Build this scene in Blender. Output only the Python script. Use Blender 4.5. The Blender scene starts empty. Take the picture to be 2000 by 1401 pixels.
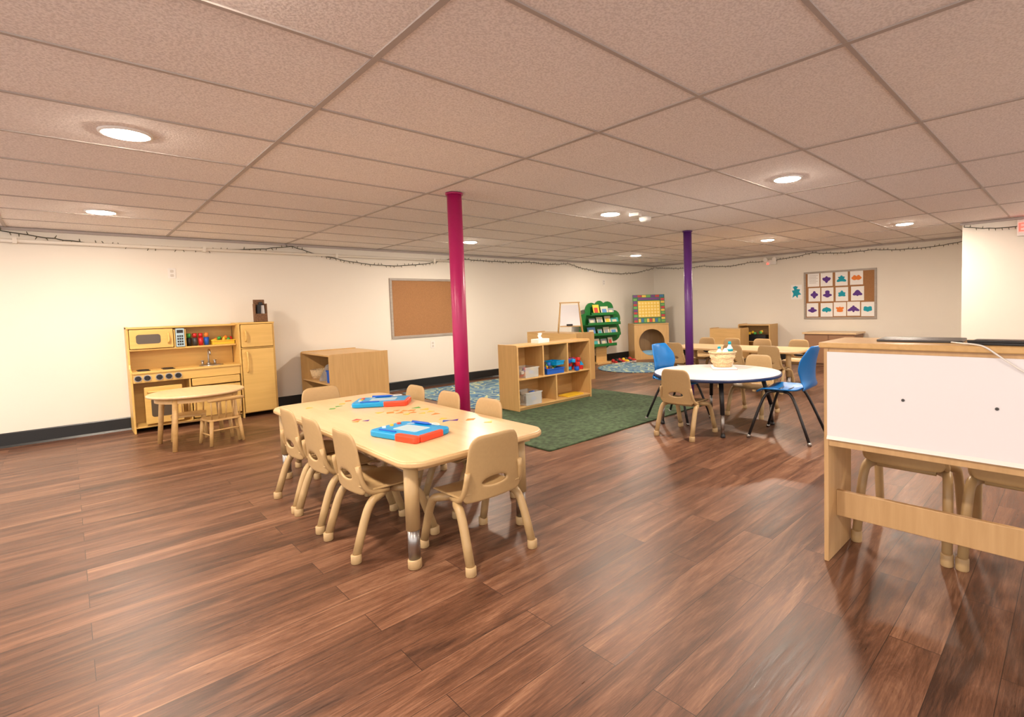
import bpy, bmesh, math, random
from mathutils import Vector, Matrix
random.seed(7)
SC=bpy.context.scene
COL=bpy.context.collection
V=Vector
# ---------------------------------------------------------------- materials
def newmat(n):
    m=bpy.data.materials.new(n); m.use_nodes=True
    return m,m.node_tree.nodes,m.node_tree.links,m.node_tree.nodes['Principled BSDF']
def mat(n,c,rough=.5,metal=0,emit=0,noise=0,nscale=20,bump=0,spec=.5,alpha=1,trans=0):
    m,N,L,b=newmat(n)
    b.inputs['Base Color'].default_value=(*c,1); b.inputs['Roughness'].default_value=rough
    b.inputs['Metallic'].default_value=metal; b.inputs['Specular IOR Level'].default_value=spec
    b.inputs['Alpha'].default_value=alpha; b.inputs['Transmission Weight'].default_value=trans
    if emit: b.inputs['Emission Color'].default_value=(*c,1); b.inputs['Emission Strength'].default_value=emit
    if noise or bump:
        tc=N.new('ShaderNodeTexCoord'); nz=N.new('ShaderNodeTexNoise'); nz.inputs['Scale'].default_value=nscale; nz.inputs['Detail'].default_value=4
        L.new(tc.outputs['Object'],nz.inputs['Vector'])
        if noise:
            r=N.new('ShaderNodeValToRGB'); r.color_ramp.elements[0].position=.3; r.color_ramp.elements[1].position=.7
            r.color_ramp.elements[0].color=(*[x*(1-noise) for x in c],1); r.color_ramp.elements[1].color=(*[min(1,x*(1+noise)) for x in c],1)
            L.new(nz.outputs['Fac'],r.inputs['Fac']); L.new(r.outputs['Color'],b.inputs['Base Color'])
        if bump:
            bp=N.new('ShaderNodeBump'); bp.inputs['Strength'].default_value=bump; bp.inputs['Distance'].default_value=.01
            L.new(nz.outputs['Fac'],bp.inputs['Height']); L.new(bp.outputs['Normal'],b.inputs['Normal'])
    return m
def wood(n,c1,c2,scale=(3,40,40),rough=.4):
    m,N,L,b=newmat(n); b.inputs['Roughness'].default_value=rough
    tc=N.new('ShaderNodeTexCoord'); mp=N.new('ShaderNodeMapping'); mp.inputs['Scale'].default_value=scale
    nz=N.new('ShaderNodeTexNoise'); nz.inputs['Scale'].default_value=1; nz.inputs['Detail'].default_value=6; nz.inputs['Distortion'].default_value=.4
    r=N.new('ShaderNodeValToRGB'); r.color_ramp.elements[0].position=.3; r.color_ramp.elements[1].position=.7
    r.color_ramp.elements[0].color=(*c1,1); r.color_ramp.elements[1].color=(*c2,1)
    L.new(tc.outputs['Object'],mp.inputs['Vector']); L.new(mp.outputs[0],nz.inputs['Vector']); L.new(nz.outputs['Fac'],r.inputs['Fac']); L.new(r.outputs['Color'],b.inputs['Base Color'])
    return m
MAPLE=wood('maple',(.57,.35,.13),(.65,.41,.165))
MAPLEV=wood('maple_vertical',(.57,.35,.13),(.65,.41,.165),(40,40,3))
BIRCH=wood('birch_veneer',(.50,.31,.14),(.59,.38,.185),(30,30,2.5))
KIT=wood('kitchen_maple',(.68,.43,.12),(.76,.49,.15),(2,30,30))
LAMT=wood('table_laminate',(.68,.47,.25),(.74,.53,.30),(30,2.5,30),.3)
EDGE=mat('tan_edge',(.58,.39,.19),.4)
TAN=mat('tan_plastic',(.46,.31,.145),.4,noise=.03,nscale=60)
TAND=mat('tan_painted_steel',(.46,.315,.15),.36)
TOE=mat('tan_rubber_foot',(.49,.34,.17),.5)
CHROME=mat('chrome',(.40,.39,.38),.3,1)
STEEL=mat('brushed_steel',(.5,.5,.5),.3,1)
BLACK=mat('black_steel',(.012,.012,.014),.35)
BLKP=mat('black_plastic',(.015,.015,.017),.4)
DGREY=mat('dark_grey_plastic',(.06,.055,.055),.4)
BLUEC=mat('blue_plastic',(.0,.15,.48),.32)
NAVY=mat('navy_edge',(.02,.035,.10),.4)
WHLAM=mat('white_laminate',(.82,.80,.80),.22)
WHB=mat('whiteboard',(.80,.79,.82),.2)
WHITE=mat('white_plastic',(.8,.78,.74),.4)
PAPER=mat('paper_white',(.88,.87,.85),.8)
CORK=mat('cork',(.36,.18,.075),.9,noise=.18,nscale=160,bump=.3)
FRAME=wood('grey_wood_frame',(.32,.28,.24),(.42,.37,.32),(8,60,60))
PINK=mat('magenta_paint',(.42,.012,.115),.36,bump=.15,nscale=30)
PURP=mat('purple_paint',(.10,.022,.18),.36,bump=.12,nscale=30)
REDT=mat('red_orange_plastic',(.75,.06,.02),.35)
SKY=mat('sky_blue_plastic',(.0,.30,.65),.35)
GREY=mat('screen_grey',(.42,.58,.66),.3)
DKGL=mat('dark_window',(.10,.075,.05),.15)
WICK=mat('wicker',(.66,.49,.28),.7,noise=.25,nscale=90,bump=.8)
WICKD=mat('dark_wicker',(.17,.08,.035),.7,noise=.4,nscale=90,bump=.8)
GREENW=mat('green_paint',(.01,.15,.03),.45)
RED=mat('red_plastic',(.6,.02,.02),.4); YEL=mat('yellow_plastic',(.8,.5,.03),.4); GRN=mat('green_plastic',(.05,.35,.06),.4)
ORG=mat('orange_paper',(.8,.22,.03),.7); TEAL=mat('teal_paint',(.0,.33,.45),.7); PUR=mat('purple_paper',(.10,.03,.25),.7); BLU=mat('blue_plastic_toy',(.01,.10,.5),.4)
PINKP=mat('pink_paper',(.8,.4,.4),.6); BROWN=mat('brown_laminate',(.30,.16,.085),.5)
CLEAR=mat('clear_plastic',(.8,.85,.85),.1,alpha=.3)
CLOTH=mat('grey_cloth',(.28,.25,.23),.9,noise=.3,nscale=8,bump=.6)
WIRE=mat('dark_wire',(.03,.035,.025),.6)
BULB=mat('clear_bulb',(.12,.11,.07),.3)
GLOWR=mat('red_glow',(1,.03,.02),.4,emit=6)
LENS=mat('lamp_lens',(1,.84,.68),.4,emit=480)
CUSH=mat('light_blue_fabric',(.22,.42,.6),.9,bump=.3)
SKIND=mat('dark_red_shoe',(.45,.02,.02),.5)
BASEB=mat('black_vinyl_base',(.012,.014,.016),.35)

def wallmat():
    m,N,L,b=newmat('cream_wall_paint'); b.inputs['Roughness'].default_value=.6; b.inputs['Specular IOR Level'].default_value=.25
    tc=N.new('ShaderNodeTexCoord'); nz=N.new('ShaderNodeTexNoise'); nz.inputs['Scale'].default_value=1.2; nz.inputs['Detail'].default_value=5
    r=N.new('ShaderNodeValToRGB'); r.color_ramp.elements[0].color=(.78,.735,.65,1); r.color_ramp.elements[1].color=(.83,.79,.71,1)
    n2=N.new('ShaderNodeTexNoise'); n2.inputs['Scale'].default_value=120; bp=N.new('ShaderNodeBump'); bp.inputs['Strength'].default_value=.06; bp.inputs['Distance'].default_value=.01
    L.new(tc.outputs['Object'],nz.inputs['Vector']); L.new(nz.outputs['Fac'],r.inputs['Fac']); L.new(r.outputs['Color'],b.inputs['Base Color'])
    L.new(tc.outputs['Object'],n2.inputs['Vector']); L.new(n2.outputs['Fac'],bp.inputs['Height']); L.new(bp.outputs['Normal'],b.inputs['Normal'])
    return m
def ceilmat():
    m,N,L,b=newmat('ceiling_tile'); b.inputs['Roughness'].default_value=.9; b.inputs['Specular IOR Level'].default_value=.1
    tc=N.new('ShaderNodeTexCoord'); nz=N.new('ShaderNodeTexNoise'); nz.inputs['Scale'].default_value=110; nz.inputs['Detail'].default_value=3
    r=N.new('ShaderNodeValToRGB'); r.color_ramp.elements[0].position=.38; r.color_ramp.elements[1].position=.58
    r.color_ramp.elements[0].color=(.74,.70,.68,1); r.color_ramp.elements[1].color=(.91,.87,.85,1)
    bp=N.new('ShaderNodeBump'); bp.inputs['Strength'].default_value=.5; bp.inputs['Distance'].default_value=.005
    L.new(tc.outputs['Object'],nz.inputs['Vector']); L.new(nz.outputs['Fac'],r.inputs['Fac']); L.new(r.outputs['Color'],b.inputs['Base Color'])
    L.new(nz.outputs['Fac'],bp.inputs['Height']); L.new(bp.outputs['Normal'],b.inputs['Normal'])
    return m
def floormat():
    m,N,L,b=newmat('vinyl_plank_floor'); b.inputs['Specular IOR Level'].default_value=.45
    tc=N.new('ShaderNodeTexCoord')
    br=N.new('ShaderNodeTexBrick'); br.offset=.37; br.offset_frequency=2
    for k,v in (('Scale',1),('Mortar Size',.0012),('Brick Width',1.22),('Row Height',.152),('Bias',0),('Mortar Smooth',0)): br.inputs[k].default_value=v
    br.inputs['Color1'].default_value=(0,0,0,1); br.inputs['Color2'].default_value=(1,1,1,1); br.inputs['Mortar'].default_value=(.5,.5,.5,1)
    L.new(tc.outputs['Object'],br.inputs['Vector'])
    sc=N.new('ShaderNodeVectorMath'); sc.operation='SCALE'; sc.inputs[3].default_value=37; L.new(br.outputs['Color'],sc.inputs[0])
    ad=N.new('ShaderNodeVectorMath'); ad.operation='ADD'; L.new(tc.outputs['Object'],ad.inputs[0]); L.new(sc.outputs[0],ad.inputs[1])
    def noise(scale,detail,dist,rough=.55):
        mp=N.new('ShaderNodeMapping'); mp.inputs['Scale'].default_value=scale; nz=N.new('ShaderNodeTexNoise'); nz.inputs['Scale'].default_value=1
        nz.inputs['Detail'].default_value=detail; nz.inputs['Distortion'].default_value=dist; nz.inputs['Roughness'].default_value=rough
        L.new(ad.outputs[0],mp.inputs[0]); L.new(mp.outputs[0],nz.inputs['Vector']); return nz
    n1=noise((1.2,10,1),9,1.1,.68); n2=noise((9,150,1),5,.4,.72)
    r=N.new('ShaderNodeValToRGB'); e=r.color_ramp.elements; e[0].position=.36; e[1].position=.68
    e[0].color=(.042,.018,.011,1); e[1].color=(.32,.178,.106,1); x=e.new(.49); x.color=(.122,.053,.029,1); x=e.new(.57); x.color=(.190,.090,.051,1)
    mx=N.new('ShaderNodeMath'); mx.operation='MULTIPLY_ADD'; mx.inputs[1].default_value=.36; L.new(n2.outputs['Fac'],mx.inputs[0])
    m2=N.new('ShaderNodeMath'); m2.operation='MULTIPLY'; m2.inputs[1].default_value=.64; L.new(n1.outputs['Fac'],m2.inputs[0]); L.new(m2.outputs[0],mx.inputs[2])
    sep=N.new('ShaderNodeSeparateColor'); L.new(br.outputs['Color'],sep.inputs[0])
    m3=N.new('ShaderNodeMath'); m3.operation='MULTIPLY_ADD'; m3.inputs[1].default_value=.12; m3.inputs[2].default_value=-.06; L.new(sep.outputs[0],m3.inputs[0])
    m4=N.new('ShaderNodeMath'); m4.operation='ADD'; L.new(mx.outputs[0],m4.inputs[0]); L.new(m3.outputs[0],m4.inputs[1]); L.new(m4.outputs[0],r.inputs['Fac'])
    mix=N.new('ShaderNodeMix'); mix.data_type='RGBA'; L.new(br.outputs['Fac'],mix.inputs[0]); L.new(r.outputs['Color'],mix.inputs[6]); mix.inputs[7].default_value=(.03,.014,.009,1)
    L.new(mix.outputs[2],b.inputs['Base Color'])
    rr=N.new('ShaderNodeMapRange'); rr.inputs['From Min'].default_value=.3; rr.inputs['From Max'].default_value=.7; rr.inputs['To Min'].default_value=.27; rr.inputs['To Max'].default_value=.47; L.new(n2.outputs['Fac'],rr.inputs['Value']); L.new(rr.outputs[0],b.inputs['Roughness'])
    bp=N.new('ShaderNodeBump'); bp.inputs['Strength'].default_value=.4; bp.inputs['Distance'].default_value=.004; L.new(mx.outputs[0],bp.inputs['Height']); L.new(bp.outputs['Normal'],b.inputs['Normal'])
    return m
def rugblue():
    m,N,L,b=newmat('blue_patterned_rug'); b.inputs['Roughness'].default_value=.95
    tc=N.new('ShaderNodeTexCoord'); nz=N.new('ShaderNodeTexNoise'); nz.inputs['Scale'].default_value=2
    ad=N.new('ShaderNodeVectorMath'); ad.operation='ADD'; L.new(tc.outputs['Object'],ad.inputs[0]); L.new(tc.outputs['Object'],nz.inputs['Vector']); L.new(nz.outputs['Color'],ad.inputs[1])
    vo=N.new('ShaderNodeTexVoronoi'); vo.feature='DISTANCE_TO_EDGE'; vo.inputs['Scale'].default_value=4.2; L.new(ad.outputs[0],vo.inputs['Vector'])
    r=N.new('ShaderNodeValToRGB'); r.color_ramp.interpolation='CONSTANT'; e=r.color_ramp.elements
    e[0].color=(.42,.48,.28,1); e[1].position=.05; e[1].color=(.06,.17,.30,1); x=e.new(.2); x.color=(.04,.11,.23,1); x=e.new(.32); x.color=(.26,.36,.30,1); x=e.new(.42); x.color=(.06,.22,.38,1)
    L.new(vo.outputs['Distance'],r.inputs['Fac']); L.new(r.outputs['Color'],b.inputs['Base Color']); return m
FLOOR=floormat(); CEIL=ceilmat(); WALL=wallmat(); RUGB=rugblue()
RUGG=mat('green_carpet',(.045,.078,.036),.95,noise=.5,nscale=22,bump=1.0)
GRIDM=mat('ceiling_grid',(.44,.39,.36),.6)

# ---------------------------------------------------------------- mesh builder
def chaikin(pts,n=3):
    pts=[V(p) for p in pts]
    for _ in range(n):
        q=[pts[0]]
        for i in range(len(pts)-1):
            a,b=pts[i],pts[i+1]
            if i>0: q.append(a*.75+b*.25)
            if i<len(pts)-2: q.append(a*.25+b*.75)
        q.append(pts[-1]); pts=q
    return pts
def rrect(x0,x1,y0,y1,r,seg=6):
    if not isinstance(r,(list,tuple)): r=[r]*4
    out=[]
    for (cx,cy,a0),rr in zip(((x0,y0,180),(x1,y0,270),(x1,y1,0),(x0,y1,90)),r):
        if rr<=0: out.append((cx,cy)); continue
        ox=cx+(rr if cx==x0 else -rr); oy=cy+(rr if cy==y0 else -rr)
        for k in range(seg+1):
            t=math.radians(a0+90*k/seg); out.append((ox+rr*math.cos(t),oy+rr*math.sin(t)))
    return out
class MB:
    def __init__(s): s.b=bmesh.new()
    def f(s,vs,mi=0,sm=False):
        try: f=s.b.faces.new(vs); f.material_index=mi; f.smooth=sm; return f
        except ValueError: return None
    def box(s,x0,x1,y0,y1,z0,z1,mi=0,M=None):
        c=[V((x,y,z)) for z in (z0,z1) for x,y in ((x0,y0),(x1,y0),(x1,y1),(x0,y1))]
        if M: c=[M@p for p in c]
        v=[s.b.verts.new(p) for p in c]
        for q in ((3,2,1,0),(4,5,6,7),(0,1,5,4),(1,2,6,5),(2,3,7,6),(3,0,4,7)): s.f([v[i] for i in q],mi)
        return s
    def prism(s,pts,ax,a0,a1,mi=0,M=None,sm=False):
        def Q(p,a):
            q={'x':(a,p[0],p[1]),'y':(p[0],a,p[1]),'z':(p[0],p[1],a)}[ax]; q=V(q); return M@q if M else q
        A=[s.b.verts.new(Q(p,a0)) for p in pts]; B=[s.b.verts.new(Q(p,a1)) for p in pts]; n=len(pts)
        s.f(A[::-1],mi); s.f(B,mi)
        for i in range(n): s.f([A[i],A[(i+1)%n],B[(i+1)%n],B[i]],mi,sm)
        return s
    def sweep(s,path,rad,seg=12,mi=0,cap=True):
        path=[V(p) for p in path]; n=len(path)
        if not isinstance(rad,(list,tuple)): rad=[rad]*n
        t=(path[1]-path[0]).normalized(); u=t.orthogonal().normalized(); rings=[]
        for i,p in enumerate(path):
            if i==0: tt=(path[1]-path[0]).normalized()
            elif i==n-1: tt=(path[-1]-path[-2]).normalized()
            else: tt=((path[i]-path[i-1]).normalized()+(path[i+1]-path[i]).normalized()).normalized()
            u=(u-tt*u.dot(tt)).normalized(); w=tt.cross(u)
            rings.append([s.b.verts.new(p+(u*math.cos(2*math.pi*k/seg)+w*math.sin(2*math.pi*k/seg))*rad[i]) for k in range(seg)])
        for a,b in zip(rings,rings[1:]):
            for k in range(seg): s.f([a[k],a[(k+1)%seg],b[(k+1)%seg],b[k]],mi,True)
        if cap: s.f(rings[0][::-1],mi); s.f(rings[-1],mi)
        return s
    def cyl(s,p0,p1,r0,r1=None,seg=20,mi=0): return s.sweep([p0,p1],[r0,r0 if r1 is None else r1],seg,mi)
    def lathe(s,prof,seg=32,mi=0,c=(0,0,0),sm=True,cap=True):
        rings=[]
        for r,z in prof:
            rings.append([s.b.verts.new(V((c[0]+max(r,1e-4)*math.cos(2*math.pi*k/seg),c[1]+max(r,1e-4)*math.sin(2*math.pi*k/seg),c[2]+z))) for k in range(seg)])
        for a,b in zip(rings,rings[1:]):
            for k in range(seg): s.f([a[k],a[(k+1)%seg],b[(k+1)%seg],b[k]],mi,sm)
        if cap: s.f(rings[0][::-1],mi); s.f(rings[-1],mi)
        return s
    def ell(s,c,rx,ry,rz,mi=0,seg=16):
        r=bmesh.ops.create_uvsphere(s.b,u_segments=seg,v_segments=max(6,seg//2),radius=1)
        for v in r['verts']:
            v.co=V((c[0]+v.co.x*rx,c[1]+v.co.y*ry,c[2]+v.co.z*rz))
            for f in v.link_faces: f.smooth=True; f.material_index=mi
        return s
    def grid(s,fn,nu,nv,mi=0):
        g=[[s.b.verts.new(V(fn(i/nu,j/nv))) for i in range(nu+1)] for j in range(nv+1)]
        for j in range(nv):
            for i in range(nu): s.f([g[j][i],g[j][i+1],g[j+1][i+1],g[j+1][i]],mi,True)
        return s
def mkobj(name,mb,mats,bevel=0,solid=0,sub=0,bseg=2):
    me=bpy.data.meshes.new(name); bmesh.ops.recalc_face_normals(mb.b,faces=mb.b.faces[:]); mb.b.to_mesh(me); mb.b.free()
    for m in (mats if isinstance(mats,(list,tuple)) else [mats]): me.materials.append(m)
    o=bpy.data.objects.new(name,me); COL.objects.link(o)
    if solid: d=o.modifiers.new('s','SOLIDIFY'); d.thickness=solid; d.offset=0
    if sub: d=o.modifiers.new('u','SUBSURF'); d.levels=sub; d.render_levels=sub
    if bevel: d=o.modifiers.new('b','BEVEL'); d.width=bevel; d.segments=bseg; d.limit_method='ANGLE'; d.angle_limit=math.radians(50)
    return o
def T(name,label,cat,loc=(0,0,0),rot=0,group=None):
    o=bpy.data.objects.new(name,None); COL.objects.link(o); o.empty_display_size=.1; o.location=loc; o.rotation_euler=(0,0,rot)
    o['label']=label; o['category']=cat
    if group: o['group']=group
    return o
def P(par,name,mb,mats,label=None,**k):
    o=mkobj(name,mb,mats,**k); o.parent=par
    if label: o['label']=label
    return o
def S(name,label,cat,mb,mats,loc=(0,0,0),rot=(0,0,0),group=None,**k):
    o=mkobj(name,mb,mats,**k); o.location=loc; o.rotation_euler=rot if isinstance(rot,(tuple,list)) else (0,0,rot)
    o['label']=label; o['category']=cat
    if group: o['group']=group
    return o
def ST(name,mb,mats,**k):
    o=mkobj(name,mb,mats,**k); o['kind']='structure'; return o
def dup(root,loc,rot=0,label=None,scale=None):
    def cp(o,par):
        c=o.copy(); COL.objects.link(c)
        if par: c.parent=par
        for ch in o.children: cp(ch,c)
        return c
    c=cp(root,None); c.location=loc; c.rotation_euler=(0,0,rot) if not isinstance(rot,(tuple,list)) else rot
    if label: c['label']=label
    if scale: c.scale=(scale,)*3
    return c
D=math.radians

# ---------------------------------------------------------------- room
H=2.12
ST('floor',MB().box(-3.2,10.35,-3.2,7.5,-.1,0),FLOOR)
ST('ceiling',MB().box(-3.2,10.35,-3.2,7.5,H+.005,H+.1),CEIL)
g=MB()
for k in range(-4,7):
    x=2.083+1.22*k; g.box(x-.012,x+.012,-3.2,7.3,H-.001,H+.010)
for k in range(-5,12):
    y=.61*k+.01; g.box(-3.2,10.15,y-.009,y+.009,H-.0005,H+.010)
ST('trim_1',g,GRIDM)
ST('wall_north',MB().box(-3.2,10.15,7.3,7.45,0,H+.02),WALL)
ST('wall_east',MB().box(10.15,10.3,-3.2,7.45,0,H+.02),WALL)
ST('wall_partition',MB().box(8.34,8.5,-3.2,1.10,0,H+.02).box(8.5,10.15,.95,1.10,0,H+.02),WALL,bevel=.004)
ST('baseboard_north',MB().prism([(7.3,0),(7.3,.14),(7.294,.14),(7.288,.13),(7.287,.02),(7.275,0)],'x',-3.2,10.15),BASEB)
ST('baseboard_east',MB().prism([(10.15,0),(10.15,.13),(10.142,.13),(10.138,.02),(10.125,0)],'y',1.1,7.28),BASEB)
ST('baseboard_partition',MB().box(8.328,8.34,-3.2,1.10,0,.13),BASEB)
ST('trim_2',MB().box(-3.2,10.15,7.27,7.3,H-.025,H),GRIDM)
ST('trim_3',MB().box(10.12,10.15,1.1,7.3,H-.025,H).box(8.31,8.34,-3.2,1.12,H-.025,H),GRIDM)
p=MB().cyl((-3.2,7.255,1.985),(4.6,7.255,2.0),.018)
for x in (-2,-.3,1.2,2.7,4.2): p.box(x-.015,x+.015,7.225,7.3,1.965,2.018)
S('wall_pipe','white painted conduit pipe running along the cream wall','pipe',p,WALL)

def column(x,y,m,r,lab):
    c=T('support_column',lab,'column',(x,y,0))
    P(c,'post',MB().cyl((0,0,0),(0,0,H),r,seg=32),m)
    P(c,'collar',MB().lathe([(r+.012,H-.012),(r+.012,H)],32),m)
column(2.25,3.53,PINK,.058,'magenta painted steel support column')
column(5.73,3.58,PURP,.052,'purple painted steel support column')

# ---------------------------------------------------------------- ceiling lights
def lamp(x,y,first=[None]):
    if first[0] is None:
        t=T('ceiling_light','round white recessed ceiling light, switched on','ceiling light',(x,y,H),0,'recessed ceiling lights')
        P(t,'lens',MB().lathe([(.090,.005),(.090,-.006),(.070,-.011),(0,-.013)],24),LENS,'glowing warm white lens')
        P(t,'trim_ring',MB().lathe([(.0905,-.004),(.095,-.006),(.106,-.003),(.108,.005)],32,cap=False),WHITE)
        first[0]=t
    else: dup(first[0],(x,y,H))
for x in (.27,3.98,7.65):
    for y in (1.60,3.38,5.9): lamp(x,y)
for x,y in ((.27,-1.2),(3.98,-1.2),(7.3,-1.2),(-2,3.4),(-2,0.5),(-2,5.9)): lamp(x,y)  # extra lamps out of view, added to raise the ambient light
w=bpy.data.worlds.new('world'); SC.world=w; w.use_nodes=True
w.node_tree.nodes['Background'].inputs[0].default_value=(1,.90,.84,1); w.node_tree.nodes['Background'].inputs[1].default_value=1.6

# ---------------------------------------------------------------- tan chair
def ringplate(mb,cx,cz,hr,outer,posfn,N=48,R=5,mi=0):
    rings=[]
    for j in range(R+1):
        ring=[]
        for k in range(N):
            t=2*math.pi*k/N; hx,hz=cx+hr[0]*math.cos(t),cz+hr[1]*math.sin(t); ox,oz=outer(t); s=j/R
            ring.append(mb.b.verts.new(posfn(hx+(ox-hx)*s,hz+(oz-hz)*s)))
        rings.append(ring)
    for a,b in zip(rings,rings[1:]):
        for k in range(N): mb.f([a[k],a[(k+1)%N],b[(k+1)%N],b[k]],mi,True)
def poly_ray(pts,cx,cz,t):
    dx,dz=math.cos(t+1e-4),math.sin(t+1e-4); best=None
    for i in range(len(pts)):
        x1,z1=pts[i]; x2,z2=pts[(i+1)%len(pts)]; ex,ez=x2-x1,z2-z1; den=dx*ez-dz*ex
        if abs(den)<1e-9: continue
        s=((x1-cx)*ez-(z1-cz)*ex)/den; q=((x1-cx)*dz-(z1-cz)*dx)/den
        if s>0 and -1e-5<=q<=1+1e-5 and (best is None or s<best): best=s
    return (cx+dx*best,cz+dz*best)
def seatmesh(w,y0,y1,z,dip=.012,roll=.025):
    def fn(u,v):
        y=y0+(y1-y0)*v; x=(u-.5)*w*(1-.06*(1-v)**2)
        if v>.7: x*=1-.18*((v-.7)/.3)**2.5
        zz=z-dip*(1-(2*u-1)**2)*math.sin(math.pi*min(1,v*1.05))+.008*abs(2*u-1)**3
        if v>.75: zz-=roll*((v-.75)/.25)**2
        if v<.18: zz+=.03*((.18-v)/.18)**2
        return (x,y,zz)
    return MB().grid(fn,12,14)
def tan_chair(loc,rot,label,group):
    t=T('child_chair',label,'chair',loc,rot,group)
    P(t,'seat',seatmesh(.345,-.160,.165,.315),TAN,solid=.012,sub=1)
    outl=rrect(-.170,.170,.30,.615,[.03,.03,.055,.055],6)
    outl=[(x*(1-.19*((z-.30)/.315)),z) for x,z in outl]
    bb=MB()
    ringplate(bb,0,.385,(.070,.020),lambda a:poly_ray(outl,0,.385,a),lambda x,z:V((x,-.162-.03*max(0,(z-.30)/.315)**1.2+.8*x*x,z)),60,6)
    P(t,'backrest',bb,TAN,'tan plastic back with oval handle hole',solid=.013,sub=1)
    for s in (-1,1): P(t,'back_bracket',MB().sweep(chaikin([(s*.150,-.02,.300),(s*.165,-.12,.308),(s*.160,-.158,.37),(s*.150,-.168,.45)]),.013,8),TAN)
    for sx in (-1,1):
        for sy in (1,-1):
            path=chaikin([(sx*.10,sy*.02,.288),(sx*.155,sy*.06,.288),(sx*.172,sy*.135,.268),(sx*.180,sy*.208,.03)],3)
            P(t,'leg',MB().sweep(path,.0205,14),TAND)
            P(t,'foot',MB().lathe([(.0225,0),(.0245,.003),(.0245,.040),(.021,.043)],18,c=(sx*.1805,sy*.2095,0)),TOE)
    for y in (.09,-.09): P(t,'seat_frame',MB().sweep([(-.12,y,.286),(.12,y,.286)],.011,8),TAND)
    return t
LT='tan plastic child chair pulled up to the rectangular table'
ch0=tan_chair((1.40,2.115,0),D(0),'tan plastic child chair at the table end, oval handle hole','chairs at the rectangular table')
for y in (3.50,3.08,2.60): dup(ch0,(1.125,y,0),D(-90),LT)
for y in (2.69,3.17,3.66): dup(ch0,(1.735,y,0),D(90),LT)
dup(ch0,(1.41,4.10,0),D(180),LT)
LR='tan plastic child chair beside the round white table'
for l,r in (((3.97,2.53,0),D(-88)),((5.12,2.44,0),D(92))):
    c=dup(ch0,l,r,LR); c['group']='chairs at the round table'
LF='tan plastic child chair at the far long table'
for l,r in (((6.62,2.85,0),D(-90)),((6.62,3.35,0),D(-92)),((6.62,4.3,0),D(-88)),((7.42,2.9,0),D(90)),((7.42,3.45,0),D(90)),((7.42,3.95,0),D(90)),((7.42,4.4,0),D(90))):
    c=dup(ch0,l,r,LF); c['group']='chairs at the long table'
for l in ((2.90,.575,0),(2.90,.16,0),(2.90,-.3,0)):
    c=dup(ch0,l,D(-90),'tan child chair tucked under the whiteboard desk'); c['group']='chairs at the whiteboard desk'; c.scale=(1.0,1.0,1.30)

# ---------------------------------------------------------------- main table
def leg_adj(par,x,y,top):
    l=P(par,'leg',MB().cyl((x,y,.185),(x,y,top),.033,seg=24),TAND)
    P(l,'leg_insert',MB().cyl((x,y,.035),(x,y,.20),.0275,seg=24),CHROME,'grey steel height adjustment tube')
    P(l,'foot',MB().lathe([(.028,0),(.032,.004),(.032,.040),(.028,.046)],24,c=(x,y,0)),TOE)
t=T('activity_table','rectangular maple laminate activity table with rounded corners','table',(1.44,3.12,0))
P(t,'tabletop',MB().prism(rrect(-.415,.415,-1.055,1.055,.11,8),'z',.497,.522),LAMT,bevel=.004)
P(t,'edge_band',MB().prism(rrect(-.421,.421,-1.061,1.061,.114,8),'z',.490,.516),EDGE,bevel=.008,bseg=3)
P(t,'apron',MB().box(-.36,.36,-.96,-.94,.45,.491).box(-.36,.36,.94,.96,.45,.491).box(-.36,-.34,-.94,.94,.45,.491).box(.34,.36,-.94,.94,.45,.491),EDGE)
for x in (-.355,.285):
    for y in (-.955,.955): leg_adj(t,x,y,.491)
def drawboard(loc,rot,label):
    t=T('drawing_board_toy',label,'drawing toy',loc,rot,'magnetic drawing boards')
    P(t,'frame',MB().prism(rrect(-.19,.19,-.13,.13,.045,6),'z',.001,.034),SKY,bevel=.008,bseg=3)
    P(t,'end_cap',MB().prism(rrect(.03,.195,-.137,-.095,.02,5),'z',0,.0355),REDT,'red orange plastic edge',bevel=.006)
    P(t,'end_cap',MB().prism(rrect(.170,.198,-.10,.06,.012,5),'z',0,.0355),REDT,'red orange plastic edge',bevel=.006)
    P(t,'screen',MB().prism(rrect(-.080,.10,-.05,.060,.012,4),'z',.030,.0356),GREY,'pale blue-grey drawing screen')
    P(t,'slider',MB().box(-.13,.0,-.100,-.088,.033,.040),BLU,bevel=.002)
    for i,(x,y) in enumerate(((-.145,-.05),(-.145,0),(-.145,.05))): P(t,'stamp',MB().prism([(x+.013*math.cos(D(k*360/(3+i))),y+.013*math.sin(D(k*360/(3+i)))) for k in range(3+i)],'z',.033,.042),[WHITE,YEL,REDT][i])
    P(t,'pen',MB().sweep([(-.09,.100,.042),(.03,.100,.042),(.06,.100,.042)],[.008,.008,.002],8),BLU)
    P(t,'cord',MB().sweep(chaikin([(.05,.100,.045),(.1,.115,.048),(.14,.09,.042),(-.05,.125,.040),(-.2,.0,.02),(-.205,-.06,.003),(-.18,-.10,.003)]),.0022,6),WHITE)
    return t
d0=drawboard((1.295,2.57,.5225),D(-76),'blue and red plastic drawing board toy on the table')
dup(d0,(1.61,3.60,.5225),D(-36),'blue and red drawing board toy farther along the table')
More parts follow.
